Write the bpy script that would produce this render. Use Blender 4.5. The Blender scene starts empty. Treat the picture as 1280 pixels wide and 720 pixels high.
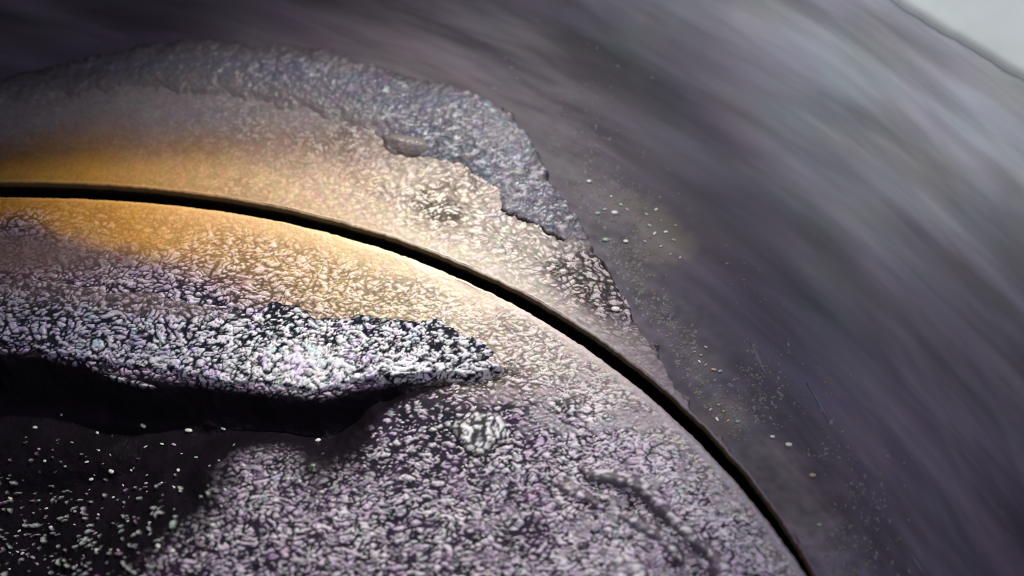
import bpy, math
import numpy as np
from mathutils import Vector, Matrix

# ------------------------------------------------------------------ camera, lamps, exposure
S = 300.0                                   # about 300 photo pixels to one unit (1 unit = 1 cm)
FOV = math.radians(50.0); F = 640.0 / math.tan(FOV / 2); D = F / S; TILT = math.radians(15.0)
CAM = np.array([0.0, -math.sin(TILT) * D, math.cos(TILT) * D])
sc = bpy.context.scene
cd = bpy.data.cameras.new('camera'); cam = bpy.data.objects.new('camera', cd); sc.collection.objects.link(cam)
cam.location = CAM; cam.rotation_euler = (TILT, 0, 0)
cd.sensor_width = 36; cd.angle = FOV; cd.clip_start = 0.01; cd.clip_end = 100
cd.dof.use_dof = True; cd.dof.focus_distance = D - 0.03; cd.dof.aperture_fstop = 0.17
sc.camera = cam
sc.cycles.filter_width = 0.9
w = bpy.data.worlds.new('World'); sc.world = w; w.use_nodes = True
w.node_tree.nodes['Background'].inputs[0].default_value = (0.75, 0.75, 1.0, 1)
w.node_tree.nodes['Background'].inputs[1].default_value = 0.045
sc.view_settings.view_transform = 'Standard'; sc.view_settings.look = 'None'
sc.view_settings.exposure = 0; sc.view_settings.gamma = 1

def lamp(name, kind, loc, target, energy, color, **kw):
    l = bpy.data.lights.new(name, kind); l.energy = energy; l.color = color
    for k, v in kw.items(): setattr(l, k, v)
    o = bpy.data.objects.new(name, l); sc.collection.objects.link(o); o.location = loc
    o.rotation_euler = (Vector(target) - Vector(loc)).to_track_quat('-Z', 'Y').to_euler()
    return o
lamp('probe_lamp', 'SPOT', (0.0, 2.2, 3.1), (-0.62, -0.22, 0), 650, (1.0, 0.95, 0.88), spot_size=math.radians(53), spot_blend=1.0, shadow_soft_size=0.10)
lamp('side_lamp', 'SPOT', (2.3, 1.5, 2.3), (2.05, 1.25, 0.4), 90, (0.92, 0.97, 1.0), spot_size=math.radians(100), spot_blend=1.0, shadow_soft_size=0.35)
lamp('camera_lamp', 'AREA', (0.7, -0.9, 4.3), (0.3, -0.1, 0), 64, (0.88, 0.86, 1.0), size=0.5)

# ------------------------------------------------------------------ plane <-> photograph
def PL(u, v, z=0.0):
    u = np.asarray(u, float); v = np.asarray(v, float)
    X = (u - 640) / F; Y = -(v - 360) / F
    c, s = math.cos(TILT), math.sin(TILT)
    dx = X; dy = s + Y * c; dz = -c + Y * s
    t = (z - CAM[2]) / dz
    return CAM[0] + dx * t, CAM[1] + dy * t
def poly(pts, z=0.0):
    a = np.array(pts, float); x, y = PL(a[:, 0], a[:, 1], z); return np.c_[x, y]
def UV(x, y):                                # plane point back to photo units (used as a ruler only)
    c, s = math.cos(TILT), math.sin(TILT)
    rx = x - CAM[0]; ry = y - CAM[1]; rz = -CAM[2]
    dep = ry * s - rz * c; up = ry * c + rz * s
    return 640 + F * rx / dep, 360 - F * up / dep

# ------------------------------------------------------------------ noise
rng = np.random.RandomState(7)
TAB = rng.rand(16, 256, 256).astype(np.float32)
ANG = TAB * 2 * math.pi
def vn(x, y, k=0):
    xi = np.floor(x).astype(int); yi = np.floor(y).astype(int); fx = x - xi; fy = y - yi
    fx = fx * fx * (3 - 2 * fx); fy = fy * fy * (3 - 2 * fy); T = TAB[k]
    g = lambda a, b: T[(xi + a) & 255, (yi + b) & 255]
    return (g(0, 0) * (1 - fx) + g(1, 0) * fx) * (1 - fy) + (g(0, 1) * (1 - fx) + g(1, 1) * fx) * fy
def gn(x, y, k=0):
    xi = np.floor(x).astype(int); yi = np.floor(y).astype(int); fx = x - xi; fy = y - yi
    u = fx ** 3 * (fx * (fx * 6 - 15) + 10); v = fy ** 3 * (fy * (fy * 6 - 15) + 10); A = ANG[k]
    def g(a, b):
        t = A[(xi + a) & 255, (yi + b) & 255]; return np.cos(t) * (fx - a) + np.sin(t) * (fy - b)
    return (g(0, 0) * (1 - u) + g(1, 0) * u) * (1 - v) + (g(0, 1) * (1 - u) + g(1, 1) * u) * v
def fbm(x, y, k=0, o=4):
    r = 0; a = 0.5
    for i in range(o): r = r + a * gn(x * 2 ** i, y * 2 ** i, (k + i) % 16); a *= 0.5
    return r * 2
def ss(a, b, x):
    t = np.clip((x - a) / (b - a), 0, 1); return t * t * (3 - 2 * t)
def worms(x, y, sx=13.0, sy=7.0, k=0):       # short wavy granules, sizes in photo pixels
    u = x * S; v = y * S
    wx = gn(u / 34, v / 26, (k + 3) % 16) * 22; wy = gn(u / 30, v / 28, (k + 4) % 16) * 20
    n = gn((u + wx) / sx, (v + wy) / sy, k) + 0.55 * gn((u - wy) / (sx * .52), (v + wx) / (sy * .6), (k + 1) % 16)
    return n
def cells(x, y, sx, sy, k, bias=0.0):                  # pale worm-like granules parted by thin dark lines: 0 line .. 1 granule
    u = x * S; v = y * S
    wx = gn(u / 34, v / 26, (k + 3) % 16) * 14; wy = gn(u / 30, v / 26, (k + 4) % 16) * 11
    a = gn((u + wx) / (sx * 1.25), (v + wy) / (sy * 1.25), k); b = gn((u - wy) / sx, (v + wx) / sy, (k + 1) % 16)
    line = np.minimum(np.abs(a), np.abs(b + .06) * 1.2)
    line = line - bias; t = ss(.03, .17, line); g = ss(-.30, .38, gn((u + wy) / (sx * .85), (v - wx) / (sy * .85), (k + 2) % 16))
    a2 = gn((u + wy * .6) / (sx * .62), (v + wx * .6) / (sy * .62), (k + 6) % 16); f = ss(.0, .13, np.abs(a2))
    return t * (.26 + .74 * g) * (.42 + .58 * f), t * (.6 + .4 * f)
def sdf(P, x, y):                            # signed distance, positive inside
    d = np.full(x.shape, 1e9); ins = np.zeros(x.shape, bool); n = len(P)
    for i in range(n):
        ax, ay = P[i]; bx, by = P[(i + 1) % n]; ex, ey = bx - ax, by - ay
        t = np.clip(((x - ax) * ex + (y - ay) * ey) / (ex * ex + ey * ey + 1e-12), 0, 1)
        d = np.minimum(d, (x - ax - t * ex) ** 2 + (y - ay - t * ey) ** 2)
        if ay != by: ins ^= ((ay > y) != (by > y)) & (x < ex * (y - ay) / (by - ay) + ax)
    d = np.sqrt(d); return np.where(ins, d, -d)
def lerp(a, b, t): return a + (b - a) * t[..., None]
C3 = lambda *c: np.array(c, float)

# ------------------------------------------------------------------ the round gap, measured
CEN = np.array([-1.90, -3.33])
def polar(pts):
    p = poly(pts) - CEN; return np.arctan2(p[:, 1], p[:, 0]), np.hypot(p[:, 0], p[:, 1])
def rfit(pts, deg=4):
    t, r = polar(pts); t0 = 1.0; c = np.polyfit(t - t0, r, deg); lo, hi = t.min() - .06, t.max() + .06
    return lambda th: np.polyval(c, np.clip(th, lo, hi) - t0) + (.0045 * gn(th * 55, 0 * th + .37 + deg, 3) + .0035 * gn(th * 170, 0 * th + .41 + pts[0][1], 5)) * (1 - .6 * ss(1.2, 1.4, th))
R_out0 = rfit([(0, 226), (80, 228), (160, 232), (240, 240), (320, 253), (400, 269), (480, 294), (560, 322), (640, 357), (720, 404), (800, 460), (855, 508), (893, 547), (940, 600), (980, 647), (1015, 712)])
R_in0 = rfit([(0, 247), (80, 247), (160, 251), (240, 258), (320, 272), (400, 290), (480, 313), (560, 341), (640, 377), (720, 426), (800, 488), (835, 518), (870, 550), (905, 588), (940, 626), (975, 672), (1003, 712)])
R_out = lambda th: R_out0(th) - .007
R_in = lambda th: R_in0(th) + .003
to, ro = polar([(-300, 150), (-150, 122), (0, 92), (100, 60), (250, 42), (400, 52), (480, 72), (560, 104), (640, 132), (672, 170), (690, 215), (720, 262), (745, 310), (775, 355), (795, 392), (830, 435), (850, 480), (885, 525), (930, 575), (975, 640), (1015, 700), (1060, 790), (1100, 860)])
oi = np.argsort(to); to, ro = to[oi], ro[oi]
def R_edge(th): return np.interp(th, to, ro)

# ------------------------------------------------------------------ mesh helpers
def mat(name): return MATS[name]
def finish(o, parent=None, **props):
    if parent is not None: o.parent = parent
    for k, v in props.items(): o[k] = v
    return o
def grid_obj(name, X, Y, Z, col, material, keep=None, uv=None, parent=None, wrap=False):
    n, m = X.shape; idx = np.arange(n * m).reshape(n, m)
    f = np.stack([idx[:-1, :-1], idx[1:, :-1], idx[1:, 1:], idx[:-1, 1:]], -1).reshape(-1, 4)
    if keep is not None:
        k = keep.ravel(); f = f[k[f].any(1)]
        used = np.unique(f); remap = -np.ones(n * m, int); remap[used] = np.arange(len(used)); f = remap[f]
    else: used = np.arange(n * m)
    co = np.stack([X.ravel(), Y.ravel(), Z.ravel()], 1)[used]
    a = co[f[0]]; nrm = np.cross(a[1] - a[0], a[2] - a[0])
    if nrm[2] < 0 and name != 'x': f = f[:, ::-1]
    me = bpy.data.meshes.new(name)
    me.vertices.add(len(co)); me.vertices.foreach_set('co', co.astype(np.float32).ravel())
    me.loops.add(f.size); me.loops.foreach_set('vertex_index', f.astype(np.int32).ravel())
    me.polygons.add(len(f)); me.polygons.foreach_set('loop_start', np.arange(0, f.size, 4, dtype=np.int32))
    me.polygons.foreach_set('use_smooth', np.ones(len(f), bool))
    me.update(calc_edges=True)
    if col is not None:
        ca = me.color_attributes.new('coat', 'FLOAT_COLOR', 'POINT')
        c4 = np.ones((len(co), 4), np.float32); c4[:, :3] = np.clip(col.reshape(-1, 3)[used], 0.002, 0.95)
        ca.data.foreach_set('color', c4.ravel())
    if uv is not None:
        ul = me.uv_layers.new(name='along'); uvv = uv.reshape(-1, 2)[used][f.ravel()]
        ul.data.foreach_set('uv', uvv.astype(np.float32).ravel())
    me.materials.append(material)
    o = bpy.data.objects.new(name, me); sc.collection.objects.link(o)
    if parent is not None: o.parent = parent
    return o
def empty(name, loc=(0, 0, 0), **props):
    o = bpy.data.objects.new(name, None); sc.collection.objects.link(o); o.location = loc; o.empty_display_size = .2
    for k, v in props.items(): o[k] = v
    return o

# ------------------------------------------------------------------ materials
def new_mat(name):
    m = bpy.data.materials.new(name); m.use_nodes = True; nt = m.node_tree
    return m, nt, nt.nodes['Principled BSDF']
def N(nt, t, **kw):
    n = nt.nodes.new(t)
    for k, v in kw.items(): setattr(n, k, v)
    return n
def coat_mat(name, rough=0.5, spec=0.4, bump=0.4, scale=60, aniso=(1, 1, 1), mott=0.35, metallic=0.0):
    m, nt, b = new_mat(name); L = nt.links.new
    at = N(nt, 'ShaderNodeAttribute', attribute_name='coat')
    tc = N(nt, 'ShaderNodeTexCoord'); mp = N(nt, 'ShaderNodeMapping'); mp.inputs['Scale'].default_value = aniso
    L(tc.outputs['Object'], mp.inputs[0])
    n1 = N(nt, 'ShaderNodeTexNoise'); n1.inputs['Scale'].default_value = scale; n1.inputs['Detail'].default_value = 3
    L(mp.outputs[0], n1.inputs['Vector'])
    n2 = N(nt, 'ShaderNodeTexNoise'); n2.inputs['Scale'].default_value = scale * 0.33; n2.inputs['Detail'].default_value = 2
    L(mp.outputs[0], n2.inputs['Vector'])
    # slight hue mottling
    mx = N(nt, 'ShaderNodeMix', data_type='RGBA', blend_type='OVERLAY'); mx.inputs[0].default_value = mott
    L(at.outputs['Color'], mx.inputs[6]); L(n2.outputs['Color'], mx.inputs[7])
    mr = N(nt, 'ShaderNodeMapRange'); mr.inputs['To Min'].default_value = 0.88; mr.inputs['To Max'].default_value = 1.12
    mr.inputs['From Min'].default_value = .3; mr.inputs['From Max'].default_value = .7
    L(n1.outputs[0], mr.inputs[0])
    mu = N(nt, 'ShaderNodeVectorMath', operation='SCALE'); L(mx.outputs[2], mu.inputs[0]); L(mr.outputs[0], mu.inputs['Scale'])
    L(mu.outputs[0], b.inputs['Base Color'])
    r = N(nt, 'ShaderNodeMapRange'); r.inputs['To Min'].default_value = rough - .12; r.inputs['To Max'].default_value = rough + .15
    L(n2.outputs[0], r.inputs[0]); L(r.outputs[0], b.inputs['Roughness'])
    bw = N(nt, 'ShaderNodeRGBToBW'); L(at.outputs['Color'], bw.inputs[0]); sr = N(nt, 'ShaderNodeMapRange')
    sr.inputs['From Min'].default_value = .015; sr.inputs['From Max'].default_value = .22; sr.inputs['To Min'].default_value = .05; sr.inputs['To Max'].default_value = spec
    L(bw.outputs[0], sr.inputs[0]); L(sr.outputs[0], b.inputs['Specular IOR Level'])
    bu = N(nt, 'ShaderNodeBump'); bu.inputs['Strength'].default_value = bump; bu.inputs['Distance'].default_value = 0.01
    L(n1.outputs[0], bu.inputs['Height']); L(bu.outputs[0], b.inputs['Normal'])
    return m
MATS = {}
MATS['ash'] = coat_mat('ash_coat', .42, .6, .3, 75, mott=.18)
MATS['ring'] = coat_mat('ring_metal', .45, .5, .15, 70, mott=.18)
MATS['crust'] = coat_mat('carbon_crust', .38, .7, .3, 80, mott=.18)
def wall_mat():
    m, nt, b = new_mat('streaked_metal'); L = nt.links.new
    at = N(nt, 'ShaderNodeAttribute', attribute_name='coat')
    uv = N(nt, 'ShaderNodeUVMap', uv_map='along')
    def noise(sx, sy, det, dist=0.0):
        mp = N(nt, 'ShaderNodeMapping'); mp.inputs['Scale'].default_value = (sx, sy, 1); L(uv.outputs[0], mp.inputs[0])
        n = N(nt, 'ShaderNodeTexNoise'); n.inputs['Scale'].default_value = 1; n.inputs['Detail'].default_value = det
        n.inputs['Distortion'].default_value = dist; L(mp.outputs[0], n.inputs['Vector']); return n
    a = noise(.9, 5.2, 3, .35); c = noise(1.6, 16, 2, .3); h = noise(2.2, 5, 2)
    mr = N(nt, 'ShaderNodeMapRange'); mr.inputs['From Min'].default_value = .32; mr.inputs['From Max'].default_value = .68
    mr.inputs['To Min'].default_value = .56; mr.inputs['To Max'].default_value = 1.48; L(a.outputs[0], mr.inputs[0])
    m2 = N(nt, 'ShaderNodeMapRange'); m2.inputs['From Min'].default_value = .3; m2.inputs['From Max'].default_value = .7
    m2.inputs['To Min'].default_value = .92; m2.inputs['To Max'].default_value = 1.09; L(c.outputs[0], m2.inputs[0])
    mm = N(nt, 'ShaderNodeMath', operation='MULTIPLY'); L(mr.outputs[0], mm.inputs[0]); L(m2.outputs[0], mm.inputs[1])
    mx = N(nt, 'ShaderNodeMix', data_type='RGBA', blend_type='OVERLAY'); mx.inputs[0].default_value = .16
    L(at.outputs['Color'], mx.inputs[6]); L(h.outputs['Color'], mx.inputs[7])
    s = N(nt, 'ShaderNodeVectorMath', operation='SCALE'); L(mx.outputs[2], s.inputs[0]); L(mm.outputs[0], s.inputs['Scale'])
    L(s.outputs[0], b.inputs['Base Color']); b.inputs['Roughness'].default_value = .55
    b.inputs['Specular IOR Level'].default_value = .35
    bu = N(nt, 'ShaderNodeBump'); bu.inputs['Strength'].default_value = .3; bu.inputs['Distance'].default_value = .02
    L(mm.outputs[0], bu.inputs['Height']); L(bu.outputs[0], b.inputs['Normal'])
    return m
MATS['wall'] = wall_mat()
def plain(name, col, rough, spec=.5, metallic=0.0, scale=30, var=.3):
    m, nt, b = new_mat(name); L = nt.links.new
    tc = N(nt, 'ShaderNodeTexCoord'); n = N(nt, 'ShaderNodeTexNoise'); n.inputs['Scale'].default_value = scale
    L(tc.outputs['Object'], n.inputs['Vector'])
    mr = N(nt, 'ShaderNodeMapRange'); mr.inputs['To Min'].default_value = 1 - var; mr.inputs['To Max'].default_value = 1 + var
    L(n.outputs[0], mr.inputs[0])
    s = N(nt, 'ShaderNodeVectorMath', operation='SCALE'); s.inputs[0].default_value = col; L(mr.outputs[0], s.inputs['Scale'])
    L(s.outputs[0], b.inputs['Base Color']); b.inputs['Roughness'].default_value = rough
    b.inputs['Specular IOR Level'].default_value = spec; b.inputs['Metallic'].default_value = metallic
    return m
MATS['white_grain'] = plain('white_grain', (.80, .80, .74), .3, .8, scale=25)
MATS['green_grain'] = plain('green_grain', (.30, .42, .33), .3, .8, scale=25)
MATS['pink_grain'] = plain('pink_grain', (.48, .36, .48), .3, .8, scale=25)
MATS['amber_grain'] = plain('amber_grain', (.48, .39, .22), .35, .6, scale=25)
MATS['soot_shade'] = plain('gap_shade', (.010, .008, .009), .7, .15)
MATS['glare'] = plain('pale_glare', (.72, .77, .72), .45, .5, scale=3, var=.25)

# ------------------------------------------------------------------ height and coat of the inner disc
HOLLOW = poly([(-260, 420), (-60, 432), (40, 443), (110, 458), (180, 470), (260, 481), (340, 492), (400, 497), (440, 488), (500, 476), (560, 478), (520, 500), (470, 520), (452, 545), (440, 575), (410, 600), (372, 584), (340, 572), (300, 574), (280, 600), (262, 640), (215, 680), (150, 720), (90, 800), (-260, 900)])
RIDGE = poly([(-260, 330), (-80, 338), (0, 352), (60, 350), (120, 362), (190, 366), (250, 380), (300, 386), (330, 384), (342, 378), (372, 382), (398, 395), (420, 398), (450, 394), (490, 401), (530, 400), (560, 402), (578, 420), (600, 424), (628, 440), (612, 450), (640, 460), (600, 466), (580, 474), (540, 468), (490, 472), (440, 480), (402, 490), (370, 489), (330, 483), (260, 474), (200, 466), (140, 455), (80, 447), (30, 436), (-60, 424), (-260, 405)])
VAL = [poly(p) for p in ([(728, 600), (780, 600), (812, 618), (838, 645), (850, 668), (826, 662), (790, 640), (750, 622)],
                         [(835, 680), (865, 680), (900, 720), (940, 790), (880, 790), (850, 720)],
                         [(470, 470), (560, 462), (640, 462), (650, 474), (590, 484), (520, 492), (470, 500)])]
def tone_line(u, pts):
    p = np.array(pts, float); return np.interp(u, p[:, 0], p[:, 1])
def tone_col(u, pts):
    p = np.array(pts, float); return np.stack([np.interp(u, p[:, 0], p[:, i]) for i in (1, 2, 3)], -1)
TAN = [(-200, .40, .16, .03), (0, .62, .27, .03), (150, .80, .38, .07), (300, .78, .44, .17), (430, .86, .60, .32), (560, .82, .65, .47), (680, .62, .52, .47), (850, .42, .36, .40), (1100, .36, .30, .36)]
def disc_surface(x, y):
    th = np.arctan2(y - CEN[1], x - CEN[0]); r = np.hypot(x - CEN[0], y - CEN[1])
    u, v = UV(x, y); d = (R_in(th) - r) * S
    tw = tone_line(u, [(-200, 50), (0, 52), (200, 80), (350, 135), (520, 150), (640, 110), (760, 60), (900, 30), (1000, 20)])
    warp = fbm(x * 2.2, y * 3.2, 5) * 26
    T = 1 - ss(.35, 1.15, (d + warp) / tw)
    n = worms(x, y, 13, 7, 0); nf = worms(x, y, 7.5, 5.0, 6)
    bias = .10 * np.exp(-((u - 520) / 150) ** 2 - ((v - 530) / 70) ** 2) + .05 * ss(560, 700, v) * (1 - ss(640, 800, u)) + .07 * (1 - ss(60, 330, u)) * ss(340, 380, v) - .03 * ss(640, 760, u) + .05 * fbm(x * 2.2, y * 3, 13)
    kc, ln = cells(x, y, 13.0, 6.0, 2, bias * .8)
    hs = kc; hf = ss(-.25, .35, nf)
    amp = ss(-5, 75, d + warp * .6) * (1 - .25 * T) + .10
    amp = np.where(u > 620, np.maximum(amp, .65 * ss(4, 16, d)), amp)
    nearr = 1 - ss(505, 590, v)
    soot_shade = ss(-.02 - .14 * (1 - nearr), .02 + .06 * (1 - nearr), sdf(HOLLOW, x, y) + (.015 + .10 * (1 - nearr)) * fbm(x * 4, y * 5, 9))  # black of the hollow: carbon soot plus the ridge's shadow painted in
    lo = ss(500, 640, v) * (1 - ss(150, 420, u))
    deep = soot_shade
    val = 0
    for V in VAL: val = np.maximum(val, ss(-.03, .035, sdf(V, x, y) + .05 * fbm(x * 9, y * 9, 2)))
    amp = amp * (1 - .7 * np.exp(-((u - 60) / 170) ** 2 - ((v - 315) / 34) ** 2))
    # sparse specks that break through the soot, denser towards the lower left
    dens = ss(500, 700, v + .10 * (300 - u)) * .35
    sp = ss(.56 - dens, .66 - dens * .9, worms(x, y, 15, 8, 5) * .8 + nf * .15) * soot_shade
    amp = amp * (1 - .8 * soot_shade)
    H = .0055 * amp * hs + .003 * amp * ln + .0015 * amp * hf + .02 * fbm(x * 1.6, y * 2.0, 3)
    drop = sdf(HOLLOW, x, y) + .05 * fbm(x * 4, y * 4, 8)
    H = H - .26 * (nearr * ss(-.02, .20, drop) + (1 - nearr) * ss(-.05, .60, drop)) - .035 * val + .022 * sp
    # colours of the coating
    base = lerp(C3(.62, .50, .65), C3(.95, .87, .94), vn(x * 9, y * 11, 4)); hue = vn(u / 17, v / 12, 8); hue2 = vn(u / 11 + 40, v / 9, 10)
    base = lerp(base, C3(.46, .30, .52), ss(.55, .95, hue) * .55); base = lerp(base, C3(.40, .58, .54), ss(.7, .98, hue2) * .5)
    darkc = lerp(C3(.012, .014, .020), C3(.04, .025, .05), hue)
    k = np.clip(ss(.02, .52, hs) * (.86 + .28 * hf), 0, 1); clr = ss(.18, .44, fbm(x * 5.5, y * 8, 12) + .25 * fbm(x * 14, y * 18, 3)) * ss(500, 700, u); k = k + (.55 - k) * clr * .8; M = np.exp(-((u - 20) / 190) ** 2 - ((v - 316) / 32) ** 2); k = k + (.36 - k) * np.clip(M * 1.1, 0, .82)
    k2 = np.clip(k * (1 - .12 * ss(560, 760, u)) + .12 * ss(560, 760, u), 0, 1)
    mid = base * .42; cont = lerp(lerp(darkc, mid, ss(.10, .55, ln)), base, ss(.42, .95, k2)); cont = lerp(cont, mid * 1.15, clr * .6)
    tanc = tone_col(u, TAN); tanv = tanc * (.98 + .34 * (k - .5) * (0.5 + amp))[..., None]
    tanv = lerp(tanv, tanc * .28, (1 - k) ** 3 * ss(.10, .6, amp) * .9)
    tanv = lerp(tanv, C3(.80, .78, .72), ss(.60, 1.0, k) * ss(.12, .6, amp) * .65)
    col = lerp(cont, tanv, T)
    # bluish soot veil between the tan zone and the ridge at left
    col = lerp(col, C3(.26, .18, .14) * (.5 + 1.3 * k)[..., None], np.clip(M * 1.1, 0, 1) * (1 - T) * .8)
    veil = ss(.2, .9, (1 - T)) * (1 - ss(150, 420, u)) * (1 - soot_shade)
    col = lerp(col, col * C3(.74, .66, .78), veil * .8)
    spc = lerp(C3(.45, .62, .48), C3(.75, .72, .74), vn(u / 9, v / 7, 12)); spc = lerp(spc, C3(.50, .25, .50), ss(.6, .9, hue2))
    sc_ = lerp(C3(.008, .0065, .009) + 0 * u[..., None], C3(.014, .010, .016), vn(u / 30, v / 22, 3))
    col = lerp(col, sc_, soot_shade); col = lerp(col, spc * .75, sp * ss(0, .4, dens + .12))
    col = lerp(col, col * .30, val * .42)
    # bright lip next to the gap: edge highlight painted into the colour
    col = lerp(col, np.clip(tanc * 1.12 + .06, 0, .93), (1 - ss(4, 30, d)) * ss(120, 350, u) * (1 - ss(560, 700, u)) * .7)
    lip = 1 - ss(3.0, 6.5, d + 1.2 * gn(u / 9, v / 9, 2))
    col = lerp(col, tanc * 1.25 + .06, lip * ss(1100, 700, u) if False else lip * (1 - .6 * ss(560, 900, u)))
    H = H * ss(0, 8, d)
    return H, col

def taxis(fine_lo, fine_hi, step, coarse=.03):
    a = np.arange(fine_hi - 2 * math.pi, fine_lo, coarse); b = np.arange(fine_lo, fine_hi, step)
    return np.r_[a, b, fine_hi]
TH = taxis(.42, 1.86, .0012)
def polar_grid(rs_fn, n_r):
    th = TH[:, None] * np.ones((1, n_r)); return th, rs_fn(th)

# --- inner disc
disc = empty('round_plate', (float(CEN[0]), float(CEN[1]), -.4), label='rough ash-crusted round plate filling the lower left inside the dark curved gap', category='metal plate')
inv = Vector((-CEN[0], -CEN[1], .4))
def child(o, parent=disc, **props):
    o.parent = parent
    if parent is disc: o.location = inv
    elif parent is ring: o.location = inv
    for k, v in props.items(): o[k] = v
    return o
off = np.r_[np.arange(.0, 2.1, .0043), np.arange(2.3, 3.4, .1)]
th, _ = polar_grid(lambda t: t, len(off)); r = R_in(th) - .012 - off[None, :]
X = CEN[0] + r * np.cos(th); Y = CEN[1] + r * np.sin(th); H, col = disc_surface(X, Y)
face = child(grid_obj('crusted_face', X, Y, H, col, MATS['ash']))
# rim: rounded edge with painted highlight, side wall darkened as gap shade
prof = [(-.012, 0.0), (-.008, -.001), (-.004, -.004), (-.0015, -.009), (0, -.016), (0, -.05), (0, -.12), (0, -.42)]
th, _ = polar_grid(lambda t: t, len(prof)); pr = np.array(prof)
r = R_in(th) + pr[None, :, 0] + .0015 * gn(th * 260, pr[None, :, 1] * 3 + 9, 4); X = CEN[0] + r * np.cos(th); Y = CEN[1] + r * np.sin(th); Z = pr[None, :, 1] + 0 * th
u, v = UV(X, Y)
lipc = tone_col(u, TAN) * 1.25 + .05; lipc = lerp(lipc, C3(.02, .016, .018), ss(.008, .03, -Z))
lipc = lerp(lipc, lipc * .55, ss(600, 950, u))
child(grid_obj('rim_edge', X, Y, Z, lipc, MATS['ring']), label='edge of the plate along the gap with a painted highlight')

# --- outer ring
ring = empty('outer_ring', (float(CEN[0]), float(CEN[1]), -.4), label='tan and grey metal ring running along the outside of the dark curved gap', category='metal ring')
WALL0 = -.05
TANO = [(-200, .30, .15, .03), (0, .38, .19, .03), (120, .55, .27, .045), (260, .58, .34, .14), (400, .66, .46, .28), (520, .74, .60, .45), (640, .68, .59, .50), (760, .31, .26, .26), (860, .24, .20, .22), (1000, .16, .12, .14)]  # ring colour along the gap: amber, then cream, then grey
def ring_surface(x, y):
    th = np.arctan2(y - CEN[1], x - CEN[0]); r = np.hypot(x - CEN[0], y - CEN[1]); u, v = UV(x, y)
    d = (r - R_out(th)) * S; e = (R_edge(th) - r) * S + 16 * fbm(x * 5, y * 5, 11) + 6 * gn(x * 28, y * 28, 5)
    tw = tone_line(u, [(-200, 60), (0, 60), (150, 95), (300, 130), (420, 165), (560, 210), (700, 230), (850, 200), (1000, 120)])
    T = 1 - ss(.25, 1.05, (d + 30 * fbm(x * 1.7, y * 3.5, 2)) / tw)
    n = worms(x, y, 13, 8, 7); nf = worms(x, y, 7, 5, 1)
    rough = ss(300, 600, u + .5 * (v - 250)) * ss(4, 60, d) * ss(960, 700, u) if False else ss(300, 600, u + .5 * (v - 250)) * ss(0, 55, d) * (1 - ss(780, 960, u))
    patch = ss(-.05, .45, fbm(x * 1.9 + 4, y * 2.6, 6))
    rough = np.clip(rough * (.45 + .7 * patch) + .05 + .14 * ss(100, 350, u) + .12 * ss(.2, .5, fbm(x * 3, y * 5, 1)), 0, 1)
    kc, ln = cells(x, y, 13.5, 8, 7, .0); hs = kc; hf = ss(-.25, .35, nf)
    H = .005 * rough * hs + .005 * rough * hf + .006 * fbm(x * 3, y * 4, 2)
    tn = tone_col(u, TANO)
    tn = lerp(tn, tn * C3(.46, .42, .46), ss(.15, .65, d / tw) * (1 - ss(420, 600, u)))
    grey = lerp(C3(.21, .18, .175) + 0 * u[..., None], C3(.15, .135, .16), vn(x * 2, y * 3, 9))
    grey = lerp(grey, C3(.17, .135, .14) + 0 * grey, ss(650, 850, u))
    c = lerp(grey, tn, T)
    c = c * (1 + .10 * fbm(x * 9, y * 16, 4))[..., None]
    k = np.clip(ss(.02, .62, hs) * (.8 + .3 * hf), 0, 1)
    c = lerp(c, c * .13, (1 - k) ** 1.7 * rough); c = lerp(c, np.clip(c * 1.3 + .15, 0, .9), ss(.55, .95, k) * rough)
    hue = vn(u / 16, v / 12, 8); c = lerp(c, c * C3(.92, .88, 1.04), ss(.5, .9, hue) * .5)
    lip = 1 - ss(2.0, 5, d); c = lerp(c, np.clip(tn * 1.3 + .12, 0, .9), lip * (1 - .5 * ss(500, 900, u)))  # thin bright lip line: lit edge painted into the colour
    # outer edge thins out and sinks under the wall, crisp only where the photo has a step
    H = H + .0 * u
    sink = ss(9, -3, e) if False else 1 - ss(-3, 9, e)
    fade = 1 - ss(-4, 60, e) * 1.0
    step = ss(520, 600, u) * (1 - ss(870, 960, u))
    H = H - (.03 * fade) * (1 - step) - .10 * sink
    wallc = wall_lit_col(u, v)
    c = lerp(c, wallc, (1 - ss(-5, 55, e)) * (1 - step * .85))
    return H, c, e
def wall_lit_col(u, v):  # brighter towards upper right: lamp falloff painted into the wall colour
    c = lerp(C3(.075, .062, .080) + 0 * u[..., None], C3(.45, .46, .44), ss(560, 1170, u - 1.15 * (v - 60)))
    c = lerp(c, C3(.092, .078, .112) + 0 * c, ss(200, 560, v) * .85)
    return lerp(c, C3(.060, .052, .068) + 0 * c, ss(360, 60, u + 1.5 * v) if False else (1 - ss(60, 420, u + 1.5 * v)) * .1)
off = np.r_[np.arange(0, .98, .0065)]
th, _ = polar_grid(lambda t: t, len(off)); wid = np.minimum(R_edge(th) - R_out(th) + .08, 1.0)
r = R_out(th) + .010 + off[None, :] / .98 * wid
X = CEN[0] + r * np.cos(th); Y = CEN[1] + r * np.sin(th); H, col, e = ring_surface(X, Y)
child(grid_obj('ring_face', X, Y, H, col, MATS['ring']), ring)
prof = np.array([(.010, 0.0), (.007, -.001), (.004, -.004), (.001, -.010), (-.002, -.020), (-.005, -.030), (-.006, -.045), (0, -.13), (0, -.42)])
th, _ = polar_grid(lambda t: t, len(prof)); r = R_out(th) + prof[None, :, 0] + .0018 * gn(th * 200, prof[None, :, 1] * 30, 4)
X = CEN[0] + r * np.cos(th); Y = CEN[1] + r * np.sin(th); Z = prof[None, :, 1] + 0 * th; u, v = UV(X, Y)
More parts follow.
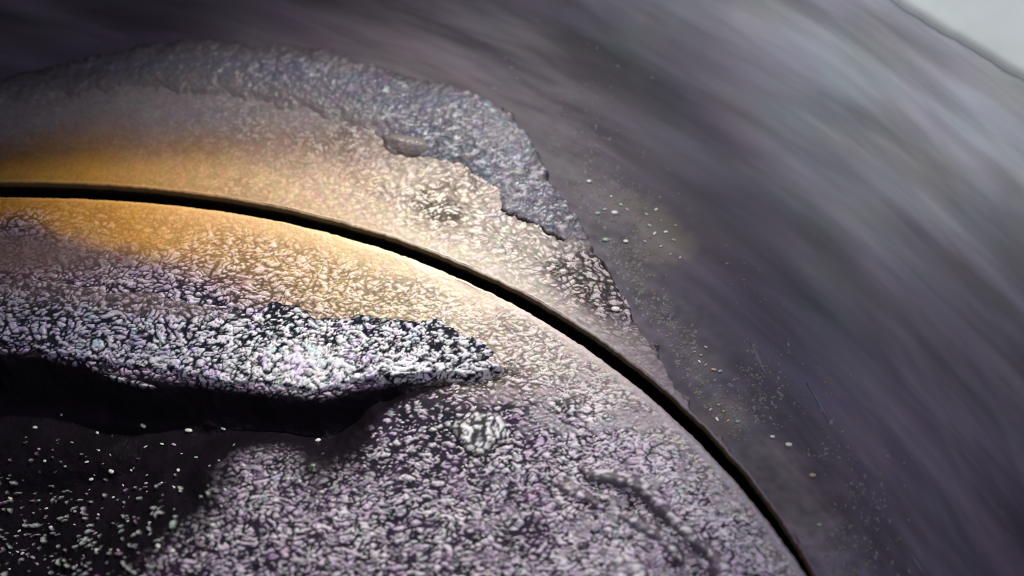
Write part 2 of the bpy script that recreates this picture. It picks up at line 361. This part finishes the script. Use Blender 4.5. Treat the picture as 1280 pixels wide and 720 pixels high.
c = tone_col(u, TANO) * 1.1 + .04; c = lerp(c, C3(.13, .095, .050) + 0 * c, ss(.003, .010, -Z)); c = lerp(c, C3(.012, .010, .012) + 0 * c, ss(.028, .05, -Z))  # bevel dulled, wall darkened with depth: gap shade put into the colour
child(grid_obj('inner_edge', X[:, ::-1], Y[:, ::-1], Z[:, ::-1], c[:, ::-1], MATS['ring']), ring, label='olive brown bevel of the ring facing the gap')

# --- floor of the gap
th, _ = polar_grid(lambda t: t, 5); f = np.linspace(-.08, 1.08, 5)[None, :]; r = R_in(th) * (1 - f) + R_out(th) * f
X = CEN[0] + r * np.cos(th); Y = CEN[1] + r * np.sin(th)
g = grid_obj('gap_floor', X, Y, -.40 + 0 * X + .005 * gn(X * 9, Y * 9, 1), None, MATS['soot_shade']); g['kind'] = 'structure'  # near-black floor: the shade of the gap put into its colour

# --- surrounding wall: low next to the ring, then flaring up towards the probe
def wall_z(s):
    return WALL0 + .10 * ss(.2, .9, s) * 0 + .20 * np.maximum(s - .55, 0) ** 1.9
s = np.r_[np.arange(.02, 1.4, .012), np.arange(1.4, 4.6, .05)]
TW = TH[::3]; thw = TW[:, None] + 0 * s[None, :]; ss_ = s[None, :] + 0 * thw
r = R_out(thw) + ss_; X = CEN[0] + r * np.cos(thw); Y = CEN[1] + r * np.sin(thw)
Z = wall_z(ss_) + .010 * gn(thw * 9, ss_ * 7, 3) + .004 * gn(thw * 26, ss_ * 30, 6)
u, v = UV(X, Y); col = wall_lit_col(u, v)
blu = vn(X * 1.6 + 9, Y * 1.6, 5); col = lerp(col, col * C3(.90, .95, 1.16), blu * .5); col = lerp(col, col * C3(1.10, .95, .98), vn(X * 2.3, Y * 2.3, 11) * .4)
n = worms(X, Y, 11, 8, 9); band = ss(640, 740, u) * (1 - ss(.08, .42, (np.hypot(X - CEN[0], Y - CEN[1]) - R_edge(thw)) + .10 * fbm(X * 4, Y * 4, 3)))
col = lerp(col, C3(.112, .098, .106) + 0 * col, band * .35); col = col * (1 + band * (.55 * gn(X * 24, Y * 30, 5) + .5 * gn(X * 11, Y * 14, 8)))[..., None]
ca_, sa_ = math.cos(math.radians(-33)), math.sin(math.radians(-33))
al = X * ca_ + Y * sa_; ac = -X * sa_ + Y * ca_ + .10 * np.maximum(al - .2, 0) ** 2 + .06 * al ** 2 * (al < 0)
uvw = np.stack([al, ac], -1)
for (pu, pv, su, sv, cc, am) in ((832, 290, 40, 44, (.24, .20, .15), .8), (884, 452, 26, 20, (.22, .19, .17), .6), (900, 520, 26, 30, (.26, .18, .13), .7), (772, 255, 26, 26, (.19, .16, .15), .7), (1000, 620, 60, 90, (.15, .10, .10), .5), (1080, 560, 50, 60, (.15, .12, .13), .4), (1030, 470, 60, 70, (.09, .10, .15), .5)):
    q_ = ((u - pu) / su) ** 2 + ((v - pv) / sv) ** 2 + 1.8 * fbm(X * 6, Y * 6, 4) + 1.2 * gn(X * 24, Y * 24, 2); col = lerp(col, C3(*cc) + 0 * col, (1 - ss(.1, 1.6, q_)) * am * .38)
wall = grid_obj('chamber_wall', X, Y, Z, col, MATS['wall'], uv=uvw); wall['kind'] = 'structure'

def wall_h(x, y):
    th = np.arctan2(y - CEN[1], x - CEN[0]); s = np.hypot(x - CEN[0], y - CEN[1]) - R_out(th)
    return wall_z(s) + .010 * gn(th * 9, s * 7, 3) + .004 * gn(th * 26, s * 30, 6)
def on_wall(px, py):                          # follow a photo ray down to the wall
    z = 0.0
    for _ in range(12):
        x, y = PL(px, py, z); z = float(wall_h(np.array([x]), np.array([y]))[0])
    return float(x), float(y), z

# --- pale strip over the wall, upper right, standing in for a bright reflection
glare_pts = [(1000, -75), (1060, -32), (1110, 0), (1150, 26), (1190, 50), (1230, 74), (1290, 108), (1360, 150), (1440, 205)]
P0 = np.array([on_wall(*p) for p in glare_pts]); tt = np.linspace(0, len(P0) - 1, 60)
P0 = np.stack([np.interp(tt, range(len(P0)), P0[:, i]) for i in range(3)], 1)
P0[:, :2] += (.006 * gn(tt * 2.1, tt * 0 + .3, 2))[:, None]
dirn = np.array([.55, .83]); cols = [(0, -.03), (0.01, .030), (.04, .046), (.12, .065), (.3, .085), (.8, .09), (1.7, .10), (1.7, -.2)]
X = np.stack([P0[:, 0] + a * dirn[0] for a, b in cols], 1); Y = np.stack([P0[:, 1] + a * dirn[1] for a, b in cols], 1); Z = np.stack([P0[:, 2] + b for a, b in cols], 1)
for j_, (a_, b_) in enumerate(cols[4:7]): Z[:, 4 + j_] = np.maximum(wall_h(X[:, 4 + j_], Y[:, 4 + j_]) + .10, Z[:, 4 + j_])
glare_obj = grid_obj('glare_strip', X, Y, Z, None, MATS['glare'])
glare_obj['label'] = 'pale strip added as the bright reflection in the upper right corner'; glare_obj['category'] = 'metal lip'

# ------------------------------------------------------------------ crusts
def crust(name, P, surf, parent, thick, edge, kcol, step=.0062, rag=.025, k=0, wsize=(12, 7), amp=.02, material='crust', zoff=0.0, bias=None, **props):
    mn = P.min(0) - .05; mxx = P.max(0) + .05
    xs = np.arange(max(mn[0], -2.9), mxx[0], step); ys = np.arange(max(mn[1], -1.6), mxx[1], step); X, Y = np.meshgrid(xs, ys, indexing='ij')
    q = sdf(P, X, Y) + rag * fbm(X * 7, Y * 7, k + 2) + rag * .4 * gn(X * 30, Y * 30, k % 16)
    base = surf(X, Y); kc, ln = cells(X, Y, wsize[0], wsize[1], k % 13, bias(*UV(X, Y)) if bias else 0.0); nf = worms(X, Y, wsize[0] * .55, wsize[1] * .6, (k + 5) % 16)
    hs = kc; hf = ss(-.25, .3, nf)
    lump = .5 + .5 * fbm(X * 5, Y * 7, (k + 6) % 16)
    Z = base + zoff + thick * ss(-.004, edge, q) * (.65 + .5 * lump) + amp * (.5 * hs + .5 * ln) * ss(0, edge, q) + amp * .15 * hf * ss(0, edge, q) - .035 * (1 - ss(-.02, .004, q))
    u, v = UV(X, Y); col = kcol(X, Y, u, v, hs, hf, q)
    o = grid_obj(name, X, Y, Z, col, MATS[material], keep=(q > -.014)); child(o, parent, **props); return o
def disc_h(x, y): return disc_surface(x, y)[0]
def ring_h(x, y): return ring_surface(x, y)[0]
def ashcol(pale, dark=C3(.012, .014, .022), edgew=.016, lil=.6, lowpale=False):
    def f(X, Y, u, v, hs, hf, q):
        k = np.clip(ss(.03, .52, hs) * (.86 + .28 * hf), 0, 1); hue = vn(u / 15, v / 10, 4); h2 = vn(u / 10, v / 8, 9)
        p = pale(u, v) if callable(pale) else pale + 0 * u[..., None]
        p = lerp(p, p * C3(.86, .66, 1.06), ss(.55, .9, hue) * lil); p = lerp(p, p * C3(.62, .92, .90), ss(.62, .95, h2) * lil)
        c = lerp(lerp(dark + 0 * p, p * .42, ss(.12, .55, k)), p, ss(.40, .85, k))
        low = ss(-6, 14, v - np.interp(u, [-260, 0, 340, 500, 650], [380, 400, 440, 445, 455])) + (1 - ss(200, 330, u)) + ss(510, 560, u) if lowpale else 0 * u
        c = lerp(c, C3(.25, .19, .21) * (.35 + 1.1 * k)[..., None], (1 - ss(0, .16, q + .04 * gn(X * 20, Y * 24, 6))) * (1 - ss(230, 330, u)) * (v < 400)) if lowpale else c
        return lerp(dark * .7 + 0 * c, c, np.clip(ss(-.002, edgew, q) + low, 0, 1))
    return f
ridge_pale = lambda u, v: tone_col(u, [(-100, .36, .32, .43), (100, .50, .47, .60), (250, .74, .72, .82), (360, .93, .92, .95), (520, .90, .90, .94), (640, .70, .70, .74)])
ridge_surf = lambda x, y: .02 * fbm(x * 1.6, y * 2.0, 3)
crust('ash_ridge', RIDGE, ridge_surf, disc, .020, .014, ashcol(ridge_pale, edgew=.026, lowpale=True), bias=lambda u, v: .0 - .07 * np.exp(-((u - 390) / 130) ** 2 - ((v - 460) / 34) ** 2) + .05 * fbm(u / 90, v / 60, 4), k=3, wsize=(13.5, 6.4), amp=.009, step=.0050, label='thick white and lilac ash ridge overhanging the black hollow')
crust('thin_shard', poly([(112, 465), (140, 466), (185, 478), (197, 483), (180, 485), (140, 476)]), lambda x, y: -.03 + 0 * x, disc, .04, .02, ashcol(C3(.75, .72, .76)), k=5, rag=.01, amp=.012, label='thin white ash shard in the black hollow below the ridge')
crust('pale_lump', poly([(566, 520), (580, 526), (596, 514), (622, 518), (634, 536), (633, 556), (618, 560), (612, 574), (592, 570), (574, 556), (562, 538)]), lambda x, y: .008 + 0 * x, disc, .014, .03, ashcol(C3(.86, .85, .84), dark=C3(.04, .04, .05), lil=.15, edgew=.014), k=9, rag=.02, wsize=(17, 12), amp=.007, bias=lambda u, v: -.02 + 0 * u, label='chalky pale lump of ash on the crusted face')
flk = ashcol(C3(.82, .76, .80), dark=C3(.16, .13, .16), lil=.3, edgew=.0005)
for i, p in enumerate(([(724, 586), (760, 588), (800, 596), (822, 612), (842, 640), (872, 668), (890, 694), (876, 690), (850, 668), (826, 640), (806, 618), (780, 604), (740, 598)],
                       [(772, 644), (800, 648), (824, 662), (842, 676), (850, 700), (840, 696), (820, 676), (796, 662)],
                       [(690, 600), (716, 602), (738, 616), (760, 636), (752, 640), (722, 622), (700, 614)],
                       [(757, 706), (780, 692), (806, 700), (812, 730), (800, 760), (762, 750)],
                       [(880, 676), (905, 700), (930, 740), (950, 800), (925, 780), (900, 730)])):
    crust('ash_flake', poly(p), lambda x, y: .012 + 0 * x, disc, .016, .012, flk, k=2 + i, rag=.012, wsize=(24, 12), amp=.010)
# blue-grey crust on the outside of the ring
OUTER = poly([(-300, 175), (-150, 140), (0, 92), (60, 72), (130, 52), (240, 36), (350, 44), (430, 58), (490, 76), (560, 104), (630, 130), (662, 160), (682, 200), (700, 228), (722, 262), (746, 300), (775, 340), (770, 348), (724, 306), (690, 294), (656, 282), (630, 262), (622, 240), (596, 226), (560, 205), (536, 196), (508, 196), (484, 182), (470, 160), (420, 150), (330, 128), (200, 112), (60, 118), (-60, 150), (-300, 230)])
def outer_col(X, Y, u, v, hs, hf, q):
    rgh = ss(160, 620, u) * (.25 + .9 * ss(.3, .8, vn(X * 4.5, Y * 5.5, 3))); rgh = np.clip(rgh, 0, 1)
    c0 = tone_col(u, [(-100, .085, .078, .09), (150, .115, .11, .135), (350, .11, .105, .135), (520, .105, .10, .135), (640, .17, .165, .195), (700, .14, .13, .16), (780, .14, .13, .155)])
    k = np.clip(ss(.03, .52, hs) * (.86 + .28 * hf), 0, 1); c = lerp(c0, c0 * .40, (1 - k) ** 1.6 * rgh * .6); c = lerp(c, np.clip(c0 * 1.6 + .08, 0, .8), ss(.5, .95, k) * rgh)
    hue = vn(u / 16, v / 11, 4); c = lerp(c, c * C3(.8, 1.08, 1.08), ss(.6, .9, hue) * .6); c = lerp(c, c * C3(1.05, .86, 1.15), ss(.5, .9, vn(u / 14, v / 14, 6)) * .6)
    sp = ss(.40, .55, worms(X, Y, 17, 7.5, 13)) * ss(40, 420, u + 200 * vn(X * 3, Y * 3, 1)); c = lerp(c, C3(.42, .50, .52) + 0 * c, sp * .75); c = lerp(c, c * .35, ss(.26, .36, worms(X, Y, 17, 7.5, 13)) * (1 - ss(.36, .46, worms(X, Y, 17, 7.5, 13))) * ss(200, 500, u) * .8)
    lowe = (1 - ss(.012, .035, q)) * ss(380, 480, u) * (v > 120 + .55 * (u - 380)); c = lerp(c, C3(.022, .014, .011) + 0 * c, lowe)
    c = lerp(C3(.14, .12, .125) + 0 * c, c, np.clip(ss(.0, .16, q) + ss(400, 640, u), 0, 1)); up = 1 - ss(-10, 20, v - np.interp(u, [-300, 0, 240, 480], [180, 102, 78, 110]))
    return lerp(c, wall_lit_col(u, v), up * (1 - ss(0, .13, q + .05 * gn(X * 30, Y * 30, 8))) * (1 - ss(480, 640, u)))
crust('blue_grey_crust', OUTER, ring_h, ring, .008, .05, outer_col, k=6, rag=.05, wsize=(18, 10), amp=.006, label='blue-grey granular crust on the outer side of the ring')
lobe = lambda X, Y, u, v, hs, hf, q: lerp(C3(.05, .035, .03) + 0 * u[..., None], C3(.24, .215, .21) * (.8 + .4 * hs)[..., None], ss(0, .025, q))
crust('smooth_lobe', poly([(476, 170), (490, 164), (512, 166), (534, 172), (542, 182), (534, 194), (516, 198), (496, 192), (480, 184)]), ring_h, ring, .040, .05, lobe, k=1, rag=.006, amp=.004, label='smooth dark rounded blob at the edge of the blue-grey crust')
deposits = empty('wall_deposit', (1.0, .3, WALL0), label='scattered yellowish and pale specks of scale on the dark wall just outside the ring', category='scale')
# pale scratches on the wall
pale = plain('pale_scratch', (.145, .145, .19), .7); MATS['scratch'] = pale
DEP = []
def strip_obj(name, pts, wd, material):
    pw = np.array([on_wall(*p) for p in pts]); t = np.linspace(0, len(pts) - 1, 14); pw = np.stack([np.interp(t, range(len(pts)), pw[:, i]) for i in range(3)], 1)
    tg = np.gradient(pw, axis=0); tg /= np.linalg.norm(tg, axis=1)[:, None]; nr = np.stack([-tg[:, 1], tg[:, 0], 0 * t], 1)
    ww = wd * np.sin(np.linspace(.15, 3.0, 14)) * (1 + .5 * gn(t * 1.7, t * 0 + 2.2, 3)); cs = [(-1, -.006), (-.5, .005), (0, .008), (.5, .005), (1, -.006)]
    X = np.stack([pw[:, 0] + nr[:, 0] * a * ww for a, b in cs], 1); Y = np.stack([pw[:, 1] + nr[:, 1] * a * ww for a, b in cs], 1); Z = np.stack([pw[:, 2] + b for a, b in cs], 1)
    return grid_obj(name, X, Y, Z, None, material)
for pts, wd, lab in (([(938, 428), (946, 446), (952, 458), (958, 470)], .013, 'thin pale blue scratch on the dark wall right of the yellow scale specks'),
                     ([(1136, 690), (1146, 704), (1158, 722)], .010, 'short pale scratch on the wall at the bottom edge of the picture'),
                     ([(1008, 478), (1022, 500), (1036, 528)], .010, 'faint bluish scratch in the middle of the dark lower wall')):
    o = strip_obj('scratch', pts, wd, pale); o['label'] = lab; o['category'] = 'scratch'

# ------------------------------------------------------------------ grains
def ico_data():
    import bmesh
    bm = bmesh.new(); bmesh.ops.create_icosphere(bm, subdivisions=2, radius=1.0)
    v = np.array([x.co[:] for x in bm.verts]); f = np.array([[q.index for q in p.verts] for p in bm.faces]); bm.free(); return v, f
IV, IF = ico_data()
def pebble(seed, m):
    q = np.random.RandomState(seed); v = IV.copy(); a = q.rand(3) * 9
    v *= (1 + .30 * gn(v[:, 0] * 1.3 + a[0], v[:, 1] * 1.3 + v[:, 2] + a[1], seed % 16))[:, None] ; v *= np.array([1.0, .62, .55])
    me = bpy.data.meshes.new('grain'); me.from_pydata(v.tolist(), [], IF.tolist()); me.polygons.foreach_set('use_smooth', np.ones(len(IF), bool)); me.materials.append(m); return me
KINDS = ['white', 'white', 'green', 'pink', 'white', 'green']
pm = {k: [pebble(3 + i * 5 + j, MATS[k + '_grain']) for j in range(3)] for i, k in enumerate(('white', 'green', 'pink', 'amber'))}
rg = np.random.RandomState(11)
gz = [(205,183),(118,225),(87,258),(478,220),(745,230),(325,243),(190,268),(130,297),(330,302),(150,337),(290,340),(345,345),(372,372),(218,355),(438,368),(490,384),(487,411),(540,410),(595,368),(305,398),(655,325),(752,322),(770,305),(1060,268),(1045,352),(725,395),(635,435),(670,460),(378,458),(65,420),(35,462),(130,468),(155,495),(112,510),(250,505),(328,515),(65,570),(170,557),(275,598),(325,635),(280,660),(380,668),(150,665),(110,658),(75,645),(450,598),(430,537),(585,500),(710,550),(695,580),(570,635),(620,642),(510,655),(460,655),(528,620),(630,235),(240,275),(1175,248),(1155,297),(1125,328),(1135,372),(580,282),(540,280)]
for i, (a, b) in enumerate(gz):
    kd = KINDS[(i * 7 + i // 3) % 6]; px, py = a / 2.6667, 450 + b / 2.6667
    x, y = PL(px, py, -.12); z = float(disc_h(np.array([[x]]), np.array([[y]]))[0, 0]); x, y = PL(px, py, z)
    o = bpy.data.objects.new('loose_grain', pm[kd][i % 3]); sc.collection.objects.link(o)
    s_ = (1.9 + 2.2 * rg.rand() ** 2) / S * (.75 if kd != 'white' else 1.0); o.scale = (s_ * (.8 + .6 * rg.rand()), s_, s_ * .9); o.location = (float(x), float(y), z + s_ * .35); o.rotation_euler = (0, 0, rg.uniform(-.6, .6))
    zone = ('high in the black hollow just under the ridge' if py < 553 else 'on the dark edge where the pale crust begins' if px > 215 else 'in the bottom left corner of the black hollow' if py > 640 and px < 110 else 'lying low in the black hollow towards the crust' if py > 640 else 'midway down the left side of the black hollow' if px < 110 else 'midway down the middle of the black hollow')
    o['label'] = {'white': 'small whitish grain ', 'green': 'small green-tinted grain ', 'pink': 'small pinkish violet grain '}[kd] + zone; o['category'] = 'grain'; o['group'] = kd + ' grains ' + zone
for px, py, kd, sz, lab in ((985, 556, 'white', 4.2, 'round pale bead on the dark wall, uppermost of the three right of the gap'),
                            (1015, 594, 'amber', 4.2, 'small amber yellow bead on the dark wall below a pale bead'),
                            (1024, 656, 'green', 3.6, 'tiny greenish bead lowest of the three on the wall right of the gap'),
                            (922, 527, 'green', 3.2, 'greenish grain on the wall beside a brown scale patch near the gap'),
                            (736, 227, 'white', 3.0, 'tiny pale bead on the wall beside the tip of the blue-grey crust'),
                            (747, 267, 'green', 3.4, 'greenish bead on the wall right of the blue-grey crust, near two others'),
                            (768, 266, 'white', 4.0, 'white bead on the wall at the left side of a tan scale patch'),
                            (757, 300, 'green', 4.4, 'larger green bead at the outer foot of the crust'),
                            (782, 302, 'white', 3.2, 'small white bead just right of the larger green bead'),
                            (769, 387, 'white', 5.2, 'brightest white oblong bead on the ring near its jagged outer edge'),
                            (965, 546, 'white', 3.0, 'faint pale grain left of the uppermost bead on the lower wall')):
    if px == 769:
        x, y = PL(px, py, 0); z = float(ring_h(np.array([[x]]), np.array([[y]]))[0, 0])
    else: x, y, z = on_wall(px, py); z = max(z, WALL0)
    o = bpy.data.objects.new('bead', pm[kd][0]); sc.collection.objects.link(o); s_ = sz / S
    o.scale = (s_ * 1.15, s_, s_); o.location = (float(x), float(y), z + s_ * .3); o['label'] = lab; o['category'] = 'bead'; o['group'] = 'beads outside the gap'
# fine speckle of scale strewn along the wall beside the ring
def wall_speckle(name, m, count, seed):
    q = np.random.RandomState(seed); th = q.uniform(.45, 1.25, count * 4); sd = .03 + np.abs(q.normal(0, .20, count * 4)); r = R_edge(th) + sd
    x = CEN[0] + r * np.cos(th); y = CEN[1] + r * np.sin(th); u, v = UV(x, y)
    ok = (ss(-.25, .45, fbm(x * 3.2, y * 3.2, 4)) * ss(600, 720, u) > q.rand(len(x)) * .8); x, y = x[ok][:count], y[ok][:count]; n = len(x); z = np.maximum(wall_h(x, y), WALL0 - .01)
    base = np.array([[1, 0, 0], [-1, 0, 0], [0, .6, 0], [0, -.6, 0], [.35, 0, .5], [-.35, .1, .45]]); fc = np.array([[0, 2, 4], [2, 5, 4], [2, 1, 5], [1, 3, 5], [3, 4, 5], [3, 0, 4]])
    s_ = ((.8 + 2.6 * q.rand(n) ** 3) / S)[:, None, None]; a = q.uniform(-1.6, 1.6, n); V = base[None] * s_ * np.array([1.3, 1, 1])
    V = np.stack([V[..., 0] * np.cos(a)[:, None] - V[..., 1] * np.sin(a)[:, None], V[..., 0] * np.sin(a)[:, None] + V[..., 1] * np.cos(a)[:, None], V[..., 2]], -1) + np.stack([x, y, z], -1)[:, None, :]
    Fq = (fc[None] + (np.arange(n) * 6)[:, None, None]).reshape(-1, 3); me = bpy.data.meshes.new(name); me.from_pydata(V.reshape(-1, 3).tolist(), [], Fq.tolist()); me.materials.append(m)
    o = bpy.data.objects.new(name, me); sc.collection.objects.link(o); o.parent = deposits; o.location = -deposits.location; o['kind'] = 'stuff'
wall_speckle('brown_speckle', plain('brown_scale', (.23, .195, .175), .6), 1500, 5)
wall_speckle('grey_speckle', plain('grey_scale', (.26, .26, .28), .5), 1300, 6)
wall_speckle('green_speckle', plain('green_scale', (.21, .25, .21), .5), 420, 8)
# tiny scale specks caught on the wall patches
SPK = [(808, 268, 'amber'), (820, 262, 'white'), (812, 282, 'green'), (826, 276, 'amber'), (832, 290, 'white'), (818, 292, 'white'), (842, 300, 'amber'), (850, 322, 'white'), (838, 318, 'amber'), (826, 308, 'pink'), (806, 302, 'pink'), (844, 282, 'amber'),
       (868, 440, 'amber'), (876, 444, 'amber'), (874, 452, 'white'), (882, 456, 'amber'), (892, 462, 'amber'), (900, 464, 'green'), (882, 434, 'pink'),
       (898, 506, 'green'), (904, 514, 'amber'), (896, 524, 'white'), (888, 512, 'pink'), (910, 526, 'amber'), (764, 246, 'white'), (776, 256, 'green'), (784, 262, 'pink'), (756, 262, 'green')]
for i, (px, py, kd) in enumerate(SPK):
    x, y, z = on_wall(px, py); o = bpy.data.objects.new('speck', pm[kd][i % 3]); sc.collection.objects.link(o)
    s_ = (1.2 + 1.5 * rg.rand()) / S; o.scale = (s_ * (1 + .6 * rg.rand()), s_, s_ * .6); o.rotation_euler = (0, 0, rg.uniform(-1, 1)); o.parent = deposits; o.location = Vector((x, y, max(z, WALL0) + .004)) - deposits.location
# fine granular cover, nobody could count it
def cover(name, count, seed, m, region, smin, smax):
    q = np.random.RandomState(seed); u = q.uniform(region[0], region[2], count); v = q.uniform(region[1], region[3], count)
    x, y = PL(u, v, 0); th = np.arctan2(y - CEN[1], x - CEN[0]); ok = np.hypot(x - CEN[0], y - CEN[1]) < R_in(th) - .05
    so = sdf(HOLLOW, x, y); pr = np.where(so > -.02, .10 * ss(500, 700, v), ss(330, 600, v + .25 * (u - 300)) ); ok &= q.rand(count) < pr; ok &= sdf(RIDGE, x, y) < -.01
    x, y = x[ok], y[ok]; z = disc_h(x[:, None], y[:, None])[:, 0]; n = len(x)
    base = IV[:12] if False else np.array([[1, 0, 0], [-1, 0, 0], [0, .6, 0], [0, -.6, 0], [.35, 0, .6], [-.35, .1, .55]]); fc = np.array([[0, 2, 4], [2, 5, 4], [2, 1, 5], [1, 3, 5], [3, 4, 5], [3, 0, 4]])
    s_ = (q.uniform(smin, smax, n) / S)[:, None, None]; a = q.uniform(-.9, .9, n); ca, sa = np.cos(a), np.sin(a)
    V = base[None] * s_ * np.array([1.5, 1, 1]); R = np.stack([V[..., 0] * ca[:, None] - V[..., 1] * sa[:, None], V[..., 0] * sa[:, None] + V[..., 1] * ca[:, None], V[..., 2]], -1)
    R += np.stack([x, y, z], -1)[:, None, :]; Fq = (fc[None] + (np.arange(n) * 6)[:, None, None]).reshape(-1, 3)
    me = bpy.data.meshes.new(name); me.from_pydata(R.reshape(-1, 3).tolist(), [], Fq.tolist()); me.polygons.foreach_set('use_smooth', np.ones(len(Fq), bool)); me.materials.append(m)
    o = bpy.data.objects.new(name, me); sc.collection.objects.link(o); child(o); o['kind'] = 'stuff'
cover('pale_granules', 2600, 1, MATS['white_grain'], (-20, 330, 1000, 740), .9, 2.3)
cover('green_granules', 900, 2, MATS['green_grain'], (-20, 330, 1000, 740), 1.2, 2.4)
cover('violet_granules', 1300, 3, MATS['pink_grain'], (-20, 330, 1000, 740), 1.4, 2.8)
